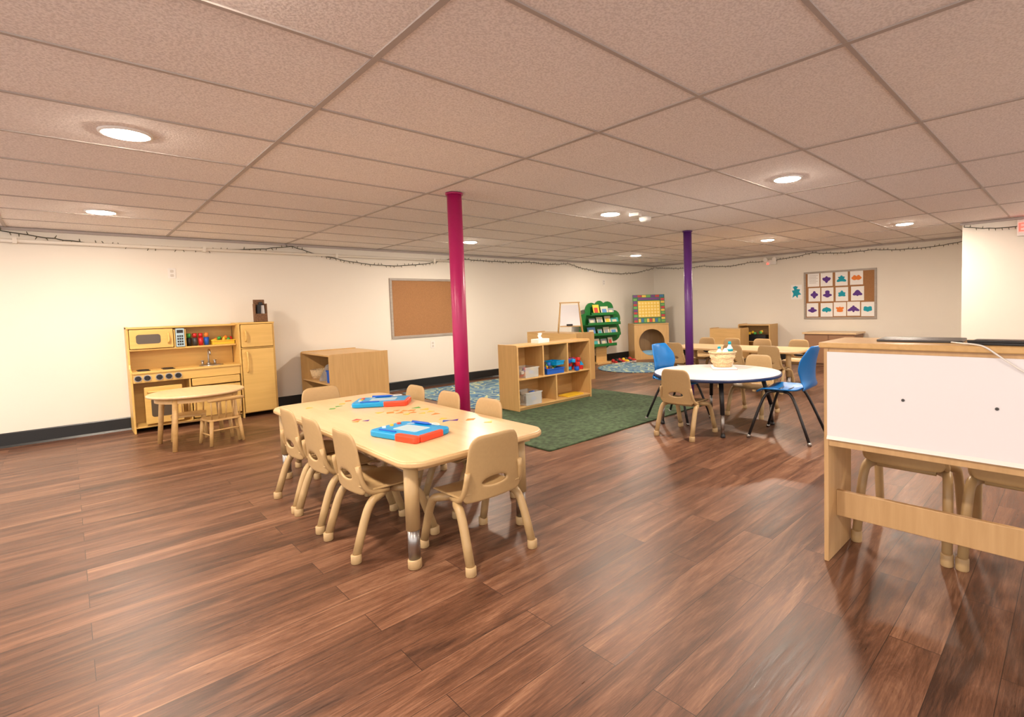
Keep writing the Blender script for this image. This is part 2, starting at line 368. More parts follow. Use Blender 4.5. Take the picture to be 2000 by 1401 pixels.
scr=[(1.36,3.78,GRN),(1.30,3.72,GRN),(1.42,3.86,YEL),(1.24,3.15,ORG),(1.29,3.12,PUR),(1.26,3.20,RED),(1.59,3.22,ORG),(1.56,3.27,ORG),(1.54,3.18,ORG),(1.63,3.19,ORG),(1.63,3.04,YEL),(1.69,3.05,YEL),(1.67,2.95,ORG),(1.60,2.71,BLU),(1.65,2.68,PUR),(1.62,2.78,YEL),(1.72,2.62,ORG),(1.75,2.47,YEL),(1.50,3.95,ORG),(1.20,3.9,YEL),(1.55,3.10,YEL),(1.7,3.25,GRN),(1.50,3.24,ORG),(1.60,3.12,ORG),(1.45,3.30,YEL),(1.71,3.15,YEL)]
for x,y,m in scr:
    a=random.random()*6; n=random.choice((3,3,4)); r=.026+random.random()*.014
    S('paper_scrap','small coloured paper shape lying on the table','paper scrap',MB().prism([(r*math.cos(a+2*math.pi*k/n),r*math.sin(a+2*math.pi*k/n)*.8) for k in range(n)],'z',0,.0012),m,(x,y,.5225),group='paper shapes on the table')

# ---------------------------------------------------------------- round table
t=T('round_table','round white laminate table with navy edge and black legs','table',(4.47,2.50,0))
P(t,'tabletop',MB().lathe([(.588,.497),(.588,.521)],64,sm=False),WHLAM)
P(t,'edge_band',MB().lathe([(.588,.492),(.597,.494),(.600,.508),(.597,.519),(.588,.519)],64),NAVY)
for k in range(4):
    a=D(215+90*k); x,y=.52*math.cos(a),.52*math.sin(a); xi,yi=.42*math.cos(a),.42*math.sin(a)
    l=P(t,'leg',MB().cyl((x*.98,y*.98,.2),(xi,yi,.495),.019,.022,seg=16),BLACK)
    P(l,'leg_insert',MB().cyl((x,y,.03),(x*.97,y*.97,.22),.015,seg=16),CHROME,'chrome lower leg')
    P(l,'foot',MB().lathe([(.018,0),(.022,.006),(.018,.03)],16,c=(x,y,0)),BLKP)

def blue_chair(loc,rot,label):
    t=T('school_chair',label,'chair',loc,rot,'blue chairs at the round table')
    P(t,'seat',seatmesh(.43,-.19,.21,.435,.024,.045),BLUEC,solid=.013,sub=1)
    prof=chaikin([(-.185,.437),(-.225,.47),(-.215,.56),(-.225,.68),(-.262,.81)],3)
    def fn(u,v):
        i=v*(len(prof)-1); k=min(int(i),len(prof)-2); f=i-k; y=prof[k][0]*(1-f)+prof[k+1][0]*f; z=prof[k][1]*(1-f)+prof[k+1][1]*f
        wv=.39-.05*math.sin(math.pi*min(1,v*1.6))+.06*v*(1-v)*2
        if v>.82: wv*=1-.30*((v-.82)/.18)**2.4
        x=(u-.5)*wv; return (x,y+1.5*x*x*min(1,v*3),z)
    P(t,'backrest',MB().grid(fn,12,18),BLUEC,solid=.012,sub=1)
    for sx in (-1,1):
        for a,b,c_ in ((.05,.13,.25),(-.03,-.10,-.25)):
            P(t,'leg',MB().sweep(chaikin([(sx*.15,a,.415),(sx*.17,b,.405),(sx*.235,c_,.02)],3),.0125,10),BLACK)
            P(t,'glide',MB().lathe([(.015,0),(.017,.02),(.012,.03)],12,c=(sx*.236,c_*1.008,0)),CHROME)
        P(t,'seat_frame',MB().sweep([(sx*.15,-.03,.415),(sx*.15,.05,.415)],.010,8),BLACK)
    for y in (.05,-.03): P(t,'seat_frame',MB().sweep([(-.15,y,.415),(.15,y,.415)],.010,8),BLACK)
    return t
bc=blue_chair((4.44,1.80,0),D(4),'bright blue plastic chair with black splayed legs')
dup(bc,(4.46,2.93,0),D(182),'bright blue plastic chair pushed under the round table',.96)

t=T('wicker_basket','small open-weave cream wicker basket on the round table','basket',(4.75,2.58,.5345),.3)
P(t,'bowl',MB().lathe([(.0,0),(.085,0),(.093,.01),(.135,.15),(.128,.15),(.085,.012),(0,.012)],28),WICK)
P(t,'rim',MB().sweep([(.135*math.cos(D(k)),.135*math.sin(D(k)),.152) for k in range(0,361,12)],.008,8),WICK)
for r_,z_ in ((.107,.05),(.121,.10)): P(t,'weave_band',MB().sweep([(r_*math.cos(D(k)),r_*math.sin(D(k)),z_+.005*math.sin(D(k*8))) for k in range(0,361,6)],.006,6),WICK)
S('paper_pad','pink and white paper pad under the wicker basket','paper pad',MB().box(-.15,.15,-.12,.12,0,.006).box(-.145,.145,-.115,.115,.006,.012,1),[PINKP,PAPER],(4.73,2.56,.522),D(35))
b=T('spray_bottle','white bottle with teal label inside the basket','bottle',(4.81,2.53,.55))
P(b,'bottle_body',MB().lathe([(.028,0),(.032,.01),(.032,.17),(.014,.20),(.014,.21)],20),WHITE)
P(b,'bottle_label',MB().lathe([(.0325,.14),(.0325,.165)],20),TEAL,'teal label band')
P(b,'bottle_cap',MB().lathe([(.016,.21),(.016,.235),(.01,.24)],16),TEAL)
b=dup(b,(4.73,2.60,.55),0,'white bottle leaning in the basket'); b.rotation_euler=(0,.2,.6); b.scale=(1,1,.8)
S('tissue_pack','crumpled white wipes pack in the basket','wipes pack',MB().ell((0,0,.09),.055,.035,.09),PAPER,(4.72,2.53,.55),.5)

# ---------------------------------------------------------------- shelf units
def shelf_unit(name,label,w,d,h,cols_top,cols_bot,zmid,loc,rot,m=MAPLEV,backm=None):
    t=T(name,label,'shelf unit',loc,rot); th=.018
    for s in (-1,1):
        x0=s*(w/2)-(th if s>0 else 0)
        P(t,'side_panel',MB().prism([(-d/2,0),(d/2,0),(d/2,h)]+[(-d/2+.03*(1-math.sin(D(a))),h-.03*(1-math.cos(D(a)))) for a in (0,30,60,90)],'x',x0,x0+th),m,bevel=.003)
    P(t,'top_panel',MB().box(-w/2+th,w/2-th,-d/2+.012,d/2,h-th-.012,h-.012),MAPLE,bevel=.002)
    P(t,'bottom_panel',MB().box(-w/2+th,w/2-th,-d/2+.01,d/2,.03,.03+th).box(-w/2+th,w/2-th,-d/2+.03,-d/2+.045,0,.03),MAPLE,bevel=.002)
    P(t,'back_panel',MB().box(-w/2+th,w/2-th,d/2-.01,d/2-.002,.03,h-.012),backm or MAPLE)
    if zmid:
        P(t,'shelf',MB().box(-w/2+th,w/2-th,-d/2+.01,d/2-.01,zmid-th,zmid),MAPLE,bevel=.002)
        for k in range(1,cols_top):
            x=-w/2+w*k/cols_top; P(t,'divider',MB().box(x-th/2,x+th/2,-d/2+.012,d/2-.01,zmid,h-th-.012),m)
        for k in range(1,cols_bot):
            x=-w/2+w*k/cols_bot; P(t,'divider',MB().box(x-th/2,x+th/2,-d/2+.012,d/2-.01,.03+th,zmid-th),m)
    return t
shelf_unit('cubby_shelf','maple five-compartment cubby shelf standing on the green rug',1.22,.36,.76,3,2,.37,(4.21,4.67,.014),0)
shelf_unit('storage_shelf','maple storage shelf with open side facing play kitchen',1.02,.72,.715,1,1,.36,(2.52,6.72,0),D(-90))
shelf_unit('storage_shelf','maple storage shelf with plain panel end behind cubby shelf',1.2,.42,.78,2,2,.38,(5.90,6.2,0),D(90))
shelf_unit('storage_shelf','low maple storage shelf turned back to the room',.66,.36,.68,1,1,.34,(9.45,4.98,0),D(90))
shelf_unit('storage_shelf','low maple storage shelf with dark bins near the wall',.66,.38,.74,1,1,.40,(9.92,4.60,0),D(-90))

t=T('tissue_box','white tissue box on top of the cubby shelf','tissue box',(4.14,4.70,.762),.2)
P(t,'carton',MB().box(-.11,.11,-.06,.06,0,.05),PAPER,bevel=.003)
def tis(u,v): return (.04*(u-.5)*2*(1-.3*v)+.01*math.sin(9*v),.02*math.sin(u*9)*(.3+v),.05+.075*v*(1-.5*abs(u-.4)))
P(t,'tissue',MB().grid(tis,12,6),PAPER)
def bin_(name,label,loc,w,d,h,m,rot=0):
    k=MB(); e=.004
    k.box(-w/2,w/2,-d/2,d/2,0,e).box(-w/2,-w/2+e,-d/2,d/2,e,h).box(w/2-e,w/2,-d/2,d/2,e,h).box(-w/2+e,w/2-e,-d/2,-d/2+e,e,h).box(-w/2+e,w/2-e,d/2-e,d/2,e,h)
    k.box(-w/2-.008,w/2+.008,-d/2-.008,-d/2,h-.012,h).box(-w/2-.008,w/2+.008,d/2,d/2+.008,h-.012,h)
    return S(name,label,'bin',k,m,loc,rot)
def blocks(cx,cy,cz,n,sx,sy,grp,lab,ms,size=.03,stack=.02):
    for i in range(n):
        m=ms[i%len(ms)]; k=i%3
        mb=MB()
        if k==0: mb.box(-size/2,size/2,-size/3,size/3,0,size*.8)
        elif k==1: mb.cyl((0,0,0),(0,0,size*.7),size*.5,seg=12)
        else: mb.prism([(-size/2,0),(size/2,0),(0,size*.8)],'y',-size/3,size/3)
        S('toy_block',lab,'toy block',mb,m,(cx+random.uniform(-sx,sx),cy+random.uniform(-sy,sy),cz+stack*(i*3//n)),(random.uniform(-.2,.2),random.uniform(-.2,.2),random.random()*3),grp,bevel=.002)
zs=.385; y0=4.62
bin_('clear_bin','clear plastic bin of toy blocks on the shelf',(3.82,y0,zs),.2,.24,.12,CLEAR)
blocks(3.82,y0,zs+.006,9,.07,.08,'toy blocks in the clear bin','small coloured toy block in clear bin',[ORG,YEL,RED,BLU,WHITE],.05,.03)
bin_('blue_bin','blue plastic bin of toy figures on the shelf',(4.20,y0,zs),.28,.24,.07,BLU)
bin_('blue_bin','light blue plastic bin stacked on the shelf',(4.27,y0-.02,zs+.10),.16,.18,.05,SKY,.2)
blocks(4.16,y0-.02,zs+.03,12,.1,.07,'toys in the blue bin','small coloured toy in blue bin',[BLU,GRN,YEL,RED,DGREY],.055,.035)
blocks(4.61,y0-.03,zs+.001,24,.12,.09,'red and blue building toys','red or blue building toy in a pile',[RED,BLU,RED,RED,SKY],.065,.05)
zb=.064
bin_('clear_bin','clear plastic bin with dark toys on bottom shelf',(3.83,y0,zb),.24,.26,.15,CLEAR)
blocks(3.83,y0,zb+.006,12,.08,.08,'grey toys in the clear bin','dark grey toy piece in clear bin',[DGREY,BLU,CLOTH,BLKP],.06,.045)
S('puzzle_board','yellow puzzle tray lying on the bottom shelf','puzzle',MB().prism(rrect(-.16,.16,-.09,.09,.02),'z',0,.012),YEL,(4.55,4.6,zb),.1)
t=T('wicker_basket','small wicker basket of toys on the storage shelf','basket',(2.31,6.98,.361))
P(t,'bowl',MB().lathe([(.0,0),(.09,0),(.115,.12),(.108,.12),(.085,.008),(0,.008)],24),WICK)
def clo(u,v):
    a=u*2*math.pi; r=.13*max(0,1-v**2)**.5*(1+.18*math.sin(3*a+4*v)+.07*math.sin(7*a)); return (r*math.cos(a)*.9,r*math.sin(a)*1.1,.2*v*(1+.1*math.sin(5*a)))
S('folded_cloth','crumpled grey cloth on the storage shelf','cloth',MB().grid(clo,32,10),CLOTH,(2.34,6.66,.361))
bin_('blue_bin','blue plastic bin on the storage shelf',(2.31,6.38,.361),.2,.14,.15,BLU)
blocks(2.31,6.38,.37,6,.06,.04,'toys in the shelf blue bin','small coloured toy in blue bin',[GRN,YEL,BLU],.05,.05)
bin_('brown_bin','dark wicker bin on the lower shelf',(2.33,6.75,.05),.24,.4,.18,WICKD)
bin_('black_bin','black bin on the far storage shelf',(9.86,4.60,.401),.2,.46,.12,BLKP)
blocks(9.82,4.60,.53,5,.06,.18,'yellow toys in the black bin','yellow toy block on black bin',[YEL,GRN],.06)

t=T('low_cabinet','brown cabinet with pale top near the wall','cabinet',(9.82,3.14,0))
P(t,'body',MB().box(-.24,.24,-.42,.42,.03,.57).box(-.22,.22,-.40,.40,0,.03),BROWN,bevel=.003)
P(t,'top_panel',MB().box(-.27,.27,-.45,.45,.57,.60),LAMT,bevel=.004)
P(t,'door',MB().box(-.258,-.24,-.41,-.01,.05,.55),BROWN,bevel=.003); P(t,'door',MB().box(-.258,-.24,.01,.41,.05,.55),BROWN,bevel=.003)

t=T('long_table','long maple laminate table at the back of room','table',(7.02,3.58,0))
P(t,'tabletop',MB().prism(rrect(-.38,.38,-1.0,1.0,.08,6),'z',.497,.522),LAMT,bevel=.004)
P(t,'edge_band',MB().prism(rrect(-.386,.386,-1.006,1.006,.083,6),'z',.492,.516),EDGE,bevel=.006)
for x in (-.3,.3):
    for y in (-.88,.88): leg_adj(t,x,y,.493)

# ---------------------------------------------------------------- whiteboard desk (near)
t=T('whiteboard_desk','birch desk unit with white marker board front','desk',(2.39,0,0))
P(t,'side_panel',MB().box(0,.32,.785,.805,0,.978),BIRCH,bevel=.003)
P(t,'side_panel',MB().box(0,.32,-1.62,-1.60,0,.978),BIRCH,bevel=.003)
P(t,'top_panel',MB().box(-.015,.34,-1.63,.822,.976,1.0),MAPLE,bevel=.004)
P(t,'front_panel',MB().box(.004,.018,-1.6,.785,.535,.976),BIRCH)
P(t,'marker_board',MB().box(-.004,.004,-1.6,.79,.572,.958),WHB,bevel=.001)
P(t,'board_ledge',MB().prism([(-.012,.567),(.004,.567),(.004,.582),(-.004,.582)],'y',-1.6,.79),WHITE)
P(t,'rail',MB().box(.10,.122,-1.6,.785,.185,.305),BIRCH,bevel=.003)
for y in (.50,.207): P(t,'screw',MB().cyl((-.0065,y,.772),(-.004,y,.772),.006,seg=12),DGREY)
S('laptop_computer','closed dark grey laptop computer on the desk top','laptop',MB().prism(rrect(-.10,.10,-.15,.15,.015),'z',0,.009),DGREY,(2.60,.48,1.0005),D(3),bevel=.002)
S('document_tray','black document tray on the desk top','tray',MB().prism(rrect(-.10,.10,-.17,.17,.01),'z',0,.010).box(-.10,-.09,-.17,.17,.010,.018),BLKP,(2.53,.13,1.0005),D(-2),bevel=.002)
S('black_case','black zip case on the desk top','case',MB().prism(rrect(-.06,.06,-.12,.12,.03),'z',0,.028),BLKP,(2.665,-.02,1.0005),bevel=.008)
S('charging_cable','thin white cable draped over the marker board','cable',MB().sweep(chaikin([(2.50,.36,1.004),(2.44,.32,1.005),(2.39,.27,1.006),(2.366,.24,1.0),(2.370,.20,.965),(2.378,.12,.90),(2.381,.02,.87),(2.382,-.1,.88),(2.382,-.3,.95)],3),.0032,8),WHITE)

# ---------------------------------------------------------------- play kitchen
K=T('play_kitchen','yellow maple wooden play kitchen with stove, sink and fridge','play kitchen',(.44,6.93,0))
body=MB()
body.prism([(0,0),(.34,0),(.34,1.12),(.13,1.12),(.12,1.10),(.12,.72),(.10,.68),(.02,.66),(0,.65)],'x',0,.018)
body.box(.018,.975,.325,.338,.04,1.10)
body.box(.018,.975,.02,.325,.05,.066)
body.box(.018,.975,.12,.325,.862,.88)
body.box(.49,.505,.01,.325,.066,.62)
body.box(.395,.41,.125,.325,.88,1.075)
body.box(.49,.505,.125,.325,.88,1.075)
P(K,'body',body,KIT,bevel=.003)
P(K,'hutch_top',MB().box(0,.98,.105,.34,1.095,1.115),KIT,bevel=.004)
P(K,'worktop',MB().box(.018,.98,-.012,.325,.625,.648),KIT,bevel=.004)
P(K,'control_strip',MB().box(.02,.975,.0,.015,.53,.625),KIT,bevel=.002)
fr=MB().box(.98,.998,0,.34,0,1.12).box(1.335,1.353,0,.34,0,1.12).box(.998,1.335,.325,.338,.04,1.1).box(.998,1.335,0.005,.325,.05,.066).box(.998,1.335,0.005,.325,.815,.83)
P(K,'fridge_body',fr,KIT,bevel=.003)
P(K,'fridge_top',MB().box(.975,1.358,-.005,.34,1.105,1.125),KIT,bevel=.004)
def door(x0,x1,z0,z1,y=-.016,name='door',hx=None,hz=None,hl=.10,win=None):
    d=P(K,name,MB().prism(rrect(x0,x1,z0,z1,.008,3),'y',y,y+.015),KIT,bevel=.003)
    if hx is not None:
        P(d,'handle',MB().sweep(chaikin([(hx,y,hz-hl/2),(hx,y-.028,hz-hl/2+.008),(hx+.006,y-.03,hz),(hx,y-.028,hz+hl/2-.008),(hx,y,hz+hl/2)],2),.009,10),KIT)
    if win: P(d,'window',MB().prism(rrect(*win,.025,5),'y',y-.002,y+.004),DKGL,'dark see-through window')
    return d
door(1.002,1.332,.835,1.10,name='fridge_door',hx=1.045,hz=.965,hl=.12)
door(1.002,1.332,.06,.812,name='fridge_door',hx=1.05,hz=.66,hl=.24)
door(.022,.388,.885,1.088,y=.105,name='microwave_door',hx=.345,hz=.985,hl=.10,win=(.075,.28,.935,1.035))
door(.10,.42,.09,.48,name='oven_door',win=(.15,.37,.16,.36))
P(K,'oven_handle',MB().sweep(chaikin([(.13,-.016,.43),(.14,-.045,.43),(.26,-.048,.43),(.38,-.045,.43),(.39,-.016,.43)],2),.010,10),KIT)
door(.512,.965,.09,.43,name='cabinet_door',hx=.56,hz=.33,hl=.12)
door(.512,.965,.445,.525,name='drawer')
P(K,'control_pad',MB().box(.412,.488,.108,.125,.885,1.085),GREY,'grey microwave keypad')
kp=MB().box(.422,.478,.105,.108,1.035,1.07)
for i in range(3):
    for j in range(4): kp.box(.424+i*.019,.438+i*.019,.105,.108,.90+j*.03,.92+j*.03)
P(K,'keypad_buttons',kp,BLKP)
for x in (.06,.135,.235,.315,.395):
    k=P(K,'knob',MB().cyl((x,0,.578),(x,-.006,.578),.034,seg=24,mi=1).cyl((x,-.006,.578),(x,-.022,.578),.026,seg=24).box(x-.005,x+.005,-.034,-.02,.555,.601),[BLKP,STEEL])
for x,y in ((.12,.09),(.12,.22),(.33,.09),(.33,.22)):
    P(K,'burner',MB().lathe([(.055,.648),(.055,.653),(.042,.655),(.040,.652),(.022,.652),(.020,.655)],28,c=(x,y,0)),BLKP)
P(K,'sink',MB().lathe([(.115,.648),(.115,.656),(.10,.656),(.085,.650),(.05,.649)],32,c=(.72,.13,0)),STEEL,'round steel sink bowl')
P(K,'faucet',MB().cyl((.72,.26,.648),(.72,.26,.67),.022).sweep(chaikin([(.72,.26,.66),(.72,.26,.80),(.72,.23,.83),(.72,.16,.81),(.72,.15,.77)],3),.009,10).cyl((.66,.26,.648),(.66,.26,.69),.012).cyl((.78,.26,.648),(.78,.26,.69),.012).sweep([(.645,.26,.695),(.675,.26,.695)],.007,8).sweep([(.765,.26,.695),(.795,.26,.695)],.007,8),STEEL,'steel gooseneck faucet')
def cup(loc,m,r,h,lab):
    return S('toy_cup',lab,'toy cup',MB().lathe([(r*.8,0),(r,h),(r*.9,h),(r*.72,.006)],20),m,loc,group='toy cups in the play kitchen')
for i,(x,m) in enumerate(((.98,BLKP),(1.035,DGREY),(1.09,RED),(1.145,BLU))):
    cup((x,7.14,.881),m,.026,.09,'small stacking toy cup on the kitchen shelf'); cup((x,7.14,.972),(GRN,RED,RED,ORG)[i],.022,.05,'small stacking toy cup on the kitchen shelf')
bin_('toy_food_basket','yellow basket of toy food on the kitchen shelf',(1.30,7.15,.881),.22,.12,.05,YEL)
for i in range(8):
    mm=[YEL,ORG,GRN,RED][i%4]
    S('toy_food','small plastic toy fruit in the yellow basket','toy food',MB().ell((0,0,0),.034,.02,.02,seg=12),mm,(1.22+.023*i,7.14+.02*(i%2),.925+.012*(i%3)),(0,.3*i,i),'toy food in the yellow basket')
t=T('wicker_caddy','tall brown wicker caddy standing on the play fridge','caddy',(1.68,7.02,1.1255))
P(t,'basket_body',MB().box(-.065,.065,-.05,.05,0,.008).box(-.065,-.058,-.05,.05,0,.22).box(.058,.065,-.05,.05,0,.22).box(-.06,.06,.043,.05,0,.27).box(-.06,.06,-.05,-.043,0,.10),WICKD,bevel=.003)
S('remote_control','black handset standing in the wicker caddy','handset',MB().box(-.022,.022,-.012,.012,0,.20),BLKP,(1.66,7.02,1.136),(0,.05,0),bevel=.005)
S('notepad','cream notepad standing in the wicker caddy','notepad',MB().box(-.02,.02,-.004,.004,0,.19),PAPER,(1.715,7.03,1.136),(0,-.05,0))
S('remote_control','dark phone standing in the wicker caddy','handset',MB().box(-.02,.02,-.008,.008,0,.23),BLKP,(1.69,7.045,1.136),(0,.02,0),bevel=.004)

# ---------------------------------------------------------------- small round wooden table and chairs
t=T('round_play_table','small round light wood table with straight legs','table',(.855,5.98,0))
P(t,'tabletop',MB().lathe([(.372,.474),(.382,.480),(.382,.492),(.372,.498)],64),LAMT)
P(t,'apron',MB().lathe([(.325,.425),(.325,.474),(.31,.474),(.31,.425),(.325,.425)],40,cap=False),MAPLE)
for k in range(4):
    a=D(141+90*k); P(t,'leg',MB().sweep([(.315*math.cos(a),.315*math.sin(a),.474),(.365*math.cos(a),.365*math.sin(a),0)],[.023,.019],14),MAPLE)
def spindle_chair(loc,rot,lab):
    t=T('spindle_chair',lab,'chair',loc,rot,'small wooden chairs at the round play table')
    P(t,'seat',MB().prism(rrect(-.14,.14,-.13,.13,.05,6),'z',.225,.245),MAPLE,bevel=.005)
    for sx in (-1,1):
        for sy in (-1,1): P(t,'leg',MB().sweep([(sx*.115,sy*.105,.228),(sx*.135,sy*.125,0)],[.017,.014],12),MAPLE)
    for x in (-.127,.127): P(t,'stretcher',MB().sweep([(x,-.117,.10),(x,.117,.10)],.007,8),MAPLE)
    P(t,'stretcher',MB().sweep([(-.122,-.112,.14),(.122,-.112,.14)],.007,8),MAPLE)
    for x in (-.12,-.06,0,.06,.12): P(t,'spindle',MB().sweep([(x*.95,-.115,.24),(x*1.05,-.15,.415)],.0065,8),MAPLE)
    P(t,'top_rail',MB().sweep([(-.15,-.145,.425),(-.08,-.155,.43),(0,-.16,.432),(.08,-.155,.43),(.15,-.145,.425)],[.014,.018,.02,.018,.014],10),MAPLE)
    return t
s0=spindle_chair((1.0,5.80,0),D(10),'small light wood spindle-back chair under the round table')
dup(s0,(.82,6.28,0),D(170),'small wooden spindle-back chair on the kitchen side')

# ---------------------------------------------------------------- wall things
def board_frame(par,w,h,th=.035):
    P(par,'frame',MB().box(-w/2,w/2,-.022,0,h/2-th,h/2).box(-w/2,w/2,-.022,0,-h/2,-h/2+th).box(-w/2,-w/2+th,-.022,0,-h/2+th,h/2-th).box(w/2-th,w/2,-.022,0,-h/2+th,h/2-th),FRAME,'weathered grey wood frame',bevel=.003)
    P(par,'cork_panel',MB().box(-w/2+th,w/2-th,-.010,0,-h/2+th,h/2-th),CORK)
t=T('cork_board','empty brown cork board in grey frame on the wall','bulletin board',(4.07,7.3,1.25))
board_frame(t,1.22,.91)
t=T('cork_board','cork board covered in painted paper sheets on wall','bulletin board',(10.15,3.15,1.27),D(-90))
board_frame(t,1.24,.90)
rb=random.Random(11)
def blob(kind):
    A=[0,rb.uniform(-.006,.006),rb.uniform(-.012,.012),rb.uniform(-.009,.009),rb.uniform(-.012,.014),rb.uniform(-.006,.006),rb.uniform(-.008,.008)]
    pts=[]; n=48
    for k in range(n):
        a=2*math.pi*k/n
        r=.052+sum(A[j]*math.cos(j*(a-math.pi/2)) for j in range(1,7))
        if kind==3: r+=.022*abs(math.cos(a))**6+.012*abs(math.sin(a))**8-.008
        if kind==1: r+=.022*abs(math.cos(a+.35*(1 if math.cos(a)>0 else -1)))**10
        pts.append((r*1.15*math.cos(a),r*math.sin(a)))
    return MB().prism(pts,'y',-.0032,-.0022)
rows=[(1.565,[(1590,None,0),(1617,PUR,3),(1645,TEAL,1),(1674,ORG,3)]),(1.285,[(1591,PUR,3),(1618,PUR,1),(1646,TEAL,2),(1675,PUR,3)]),(1.00,[(1588,PUR,2),(1616,TEAL,3),(1642,ORG,2),(1668,PUR,1),(1694,TEAL,3)])]
for z,l in rows:
    for px,m,k in l:
        y=3.77-(px-1570)*.00885
        tt=T('painted_sheet','white paper sheet with symmetrical painted blot' if m else 'white printed paper sheet pinned on cork board','paper sheet',(10.138,y+rb.uniform(-.006,.006),z+rb.uniform(-.008,.008)),D(-90),'paper sheets on the cork board')
        P(tt,'sheet',MB().box(-.106,.106,-.002,0,-.128,.128),PAPER)
        if m: P(tt,'paint_blot',blob(k),m)
        else:
            tx=MB()
            for i in range(6): tx.box(-.08,.08-.03*(i%2),-.003,-.002,.08-i*.028,.085-i*.028)
            P(tt,'printed_text',tx,CLOTH)
tt=T('painted_sheet','white paper with blue splash painting on wall','painting',(10.15,3.915,1.35),D(-90)); P(tt,'sheet',MB().box(-.105,.105,-.002,0,-.14,.14),PAPER)
P(tt,'paint_blot',MB().prism([(-.02,.12),(.03,.10),(.0,.06),(.07,.05),(.05,.0),(.09,-.05),(.03,-.06),(.02,-.12),(-.02,-.07),(-.08,-.11),(-.06,-.03),(-.09,.03),(-.04,.04),(-.07,.10)],'y',-.0035,-.0022),TEAL)
IVORY=mat('socket_ivory',(.6,.56,.5),.4)
def outlet(x,z,lab='white electrical outlet plate on the wall'):
    t=T('wall_outlet',lab,'outlet',(x,7.3,z),0,'wall outlets'); P(t,'plate',MB().prism(rrect(-.036,.036,-.058,.058,.006,3),'y',-.006,0),WHITE,bevel=.002)
    P(t,'socket',MB().prism(rrect(-.016,.016,.008,.04,.008,4),'y',-.009,-.006),IVORY)
    P(t,'socket',MB().prism(rrect(-.016,.016,-.04,-.008,.008,4),'y',-.009,-.006),IVORY)
outlet(.89,1.71); outlet(4.14,.66); outlet(8.32,1.70)
t=T('emergency_light','white emergency light with twin heads on wall','emergency light',(10.15,4.40,1.97),D(-90))
P(t,'housing',MB().box(-.11,.11,-.05,0,-.05,.05),WHITE,bevel=.008)
for x in (-.09,.09): P(t,'lamp_head',MB().cyl((x,-.05,.06),(x,-.10,.05),.035,.045),WHITE)
P(t,'indicator',MB().ell((-.06,-.055,-.03),.016,.01,.016,seg=10),GLOWR)
t=T('exit_sign','white exit sign with glowing red letters on wall','exit sign',(8.34,.40,1.99),D(-90))
P(t,'housing',MB().box(-.16,.16,-.04,0,-.10,.10),WHITE,bevel=.006)
cu=bpy.data.curves.new('letters','FONT'); cu.body='EXIT'; cu.size=.15; cu.align_x='CENTER'; cu.align_y='CENTER'; cu.extrude=.002
co=bpy.data.objects.new('lettering_tmp',cu)
COL.objects.link(co); bpy.context.view_layer.update(); me=bpy.data.meshes.new_from_object(co.evaluated_get(bpy.context.evaluated_depsgraph_get())); bpy.data.objects.remove(co)
me.materials.clear(); me.materials.append(GLOWR); lo=bpy.data.objects.new('lettering',me); COL.objects.link(lo); lo.parent=t; lo.location=(0,-.043,0); lo.rotation_euler=(D(90),0,0)
S('smoke_detector','round white smoke detector on the ceiling','smoke detector',MB().lathe([(.065,0),(.062,-.03),(.045,-.045),(.02,-.05)],28),WHITE,(4.43,3.28,H))
S('ceiling_junction_box','small white box mounted on the ceiling','junction box',MB().box(-.06,.06,-.05,.05,-.035,0),WHITE,(4.16,3.20,H),.4,bevel=.006)

def strings(name,lab,pts):
    t=T(name,lab,'string lights',(0,0,0),0,'string lights along the walls')
    path=[]
    for (p,q) in zip(pts,pts[1:]):
        n=max(2,int((V(q[:3])-V(p[:3])).length/.06)); 
        for i in range(n):
            s=i/n; v=V(p[:3]).lerp(V(q[:3]),s); v.z-=q[3]*4*s*(1-s); path.append(v)
    path.append(V(pts[-1][:3]))
    path=[v+V((0,0,random.uniform(-.005,.005))) for v in path]
    P(t,'wire',MB().sweep(path,.0048,5),WIRE)
    k=MB()
    for i,v in enumerate(path):
        k.cyl(v,v+V((random.uniform(-.018,.018),random.uniform(-.008,.0),random.choice((-1,1))*.030)),.0055,.003,seg=6)
    b=P(t,'bulb',k,BULB); b['kind']='stuff'
Y=7.262
strings('string_lights','dark string of small lights swagged along cream wall',[(-2.2,Y,2.08,0),(-.45,Y,2.09,.05),(2.15,Y,2.09,.11),(4.55,Y,2.05,.18),(6.3,Y,2.05,.02),(7.2,Y,2.07,.03),(10.12,Y,2.07,.17)])
X=10.11
strings('string_lights','dark string of small lights above the cork board',[(X,7.2,2.07,0),(X,5.9,2.02,.04),(X,4.9,2.0,.05),(X,3.6,2.08,.03),(X,2.6,2.04,.03),(X,1.15,2.07,.06)])
strings('string_lights','dark string of small lights on the partition wall',[(8.31,1.08,2.07,0),(8.31,.2,2.05,.05),(8.31,-1,2.07,.06)])

# ---------------------------------------------------------------- rugs
def rug(name,lab,pts,loc,m,h=.014,rot=0):
    return S(name,lab,'rug',MB().prism(pts,'z',0,h),m,loc,rot,bevel=.005)
rug('green_rug','dark green shag rug on the wood floor',rrect(-1.27,1.27,-.93,.93,.02,3),(4.04,4.0,0),RUGG)
rug('blue_rug','blue rug with green swirl pattern near the wall',rrect(-1.0,1.0,-.95,.95,.05,3),(4.42,6.05,0),RUGB,.009)
rug('round_blue_rug','round blue rug with swirl pattern in the corner',[(.8*math.cos(D(k*6)),.8*math.sin(D(k*6))) for k in range(60)],(7.72,5.92,0),RUGB,.009)

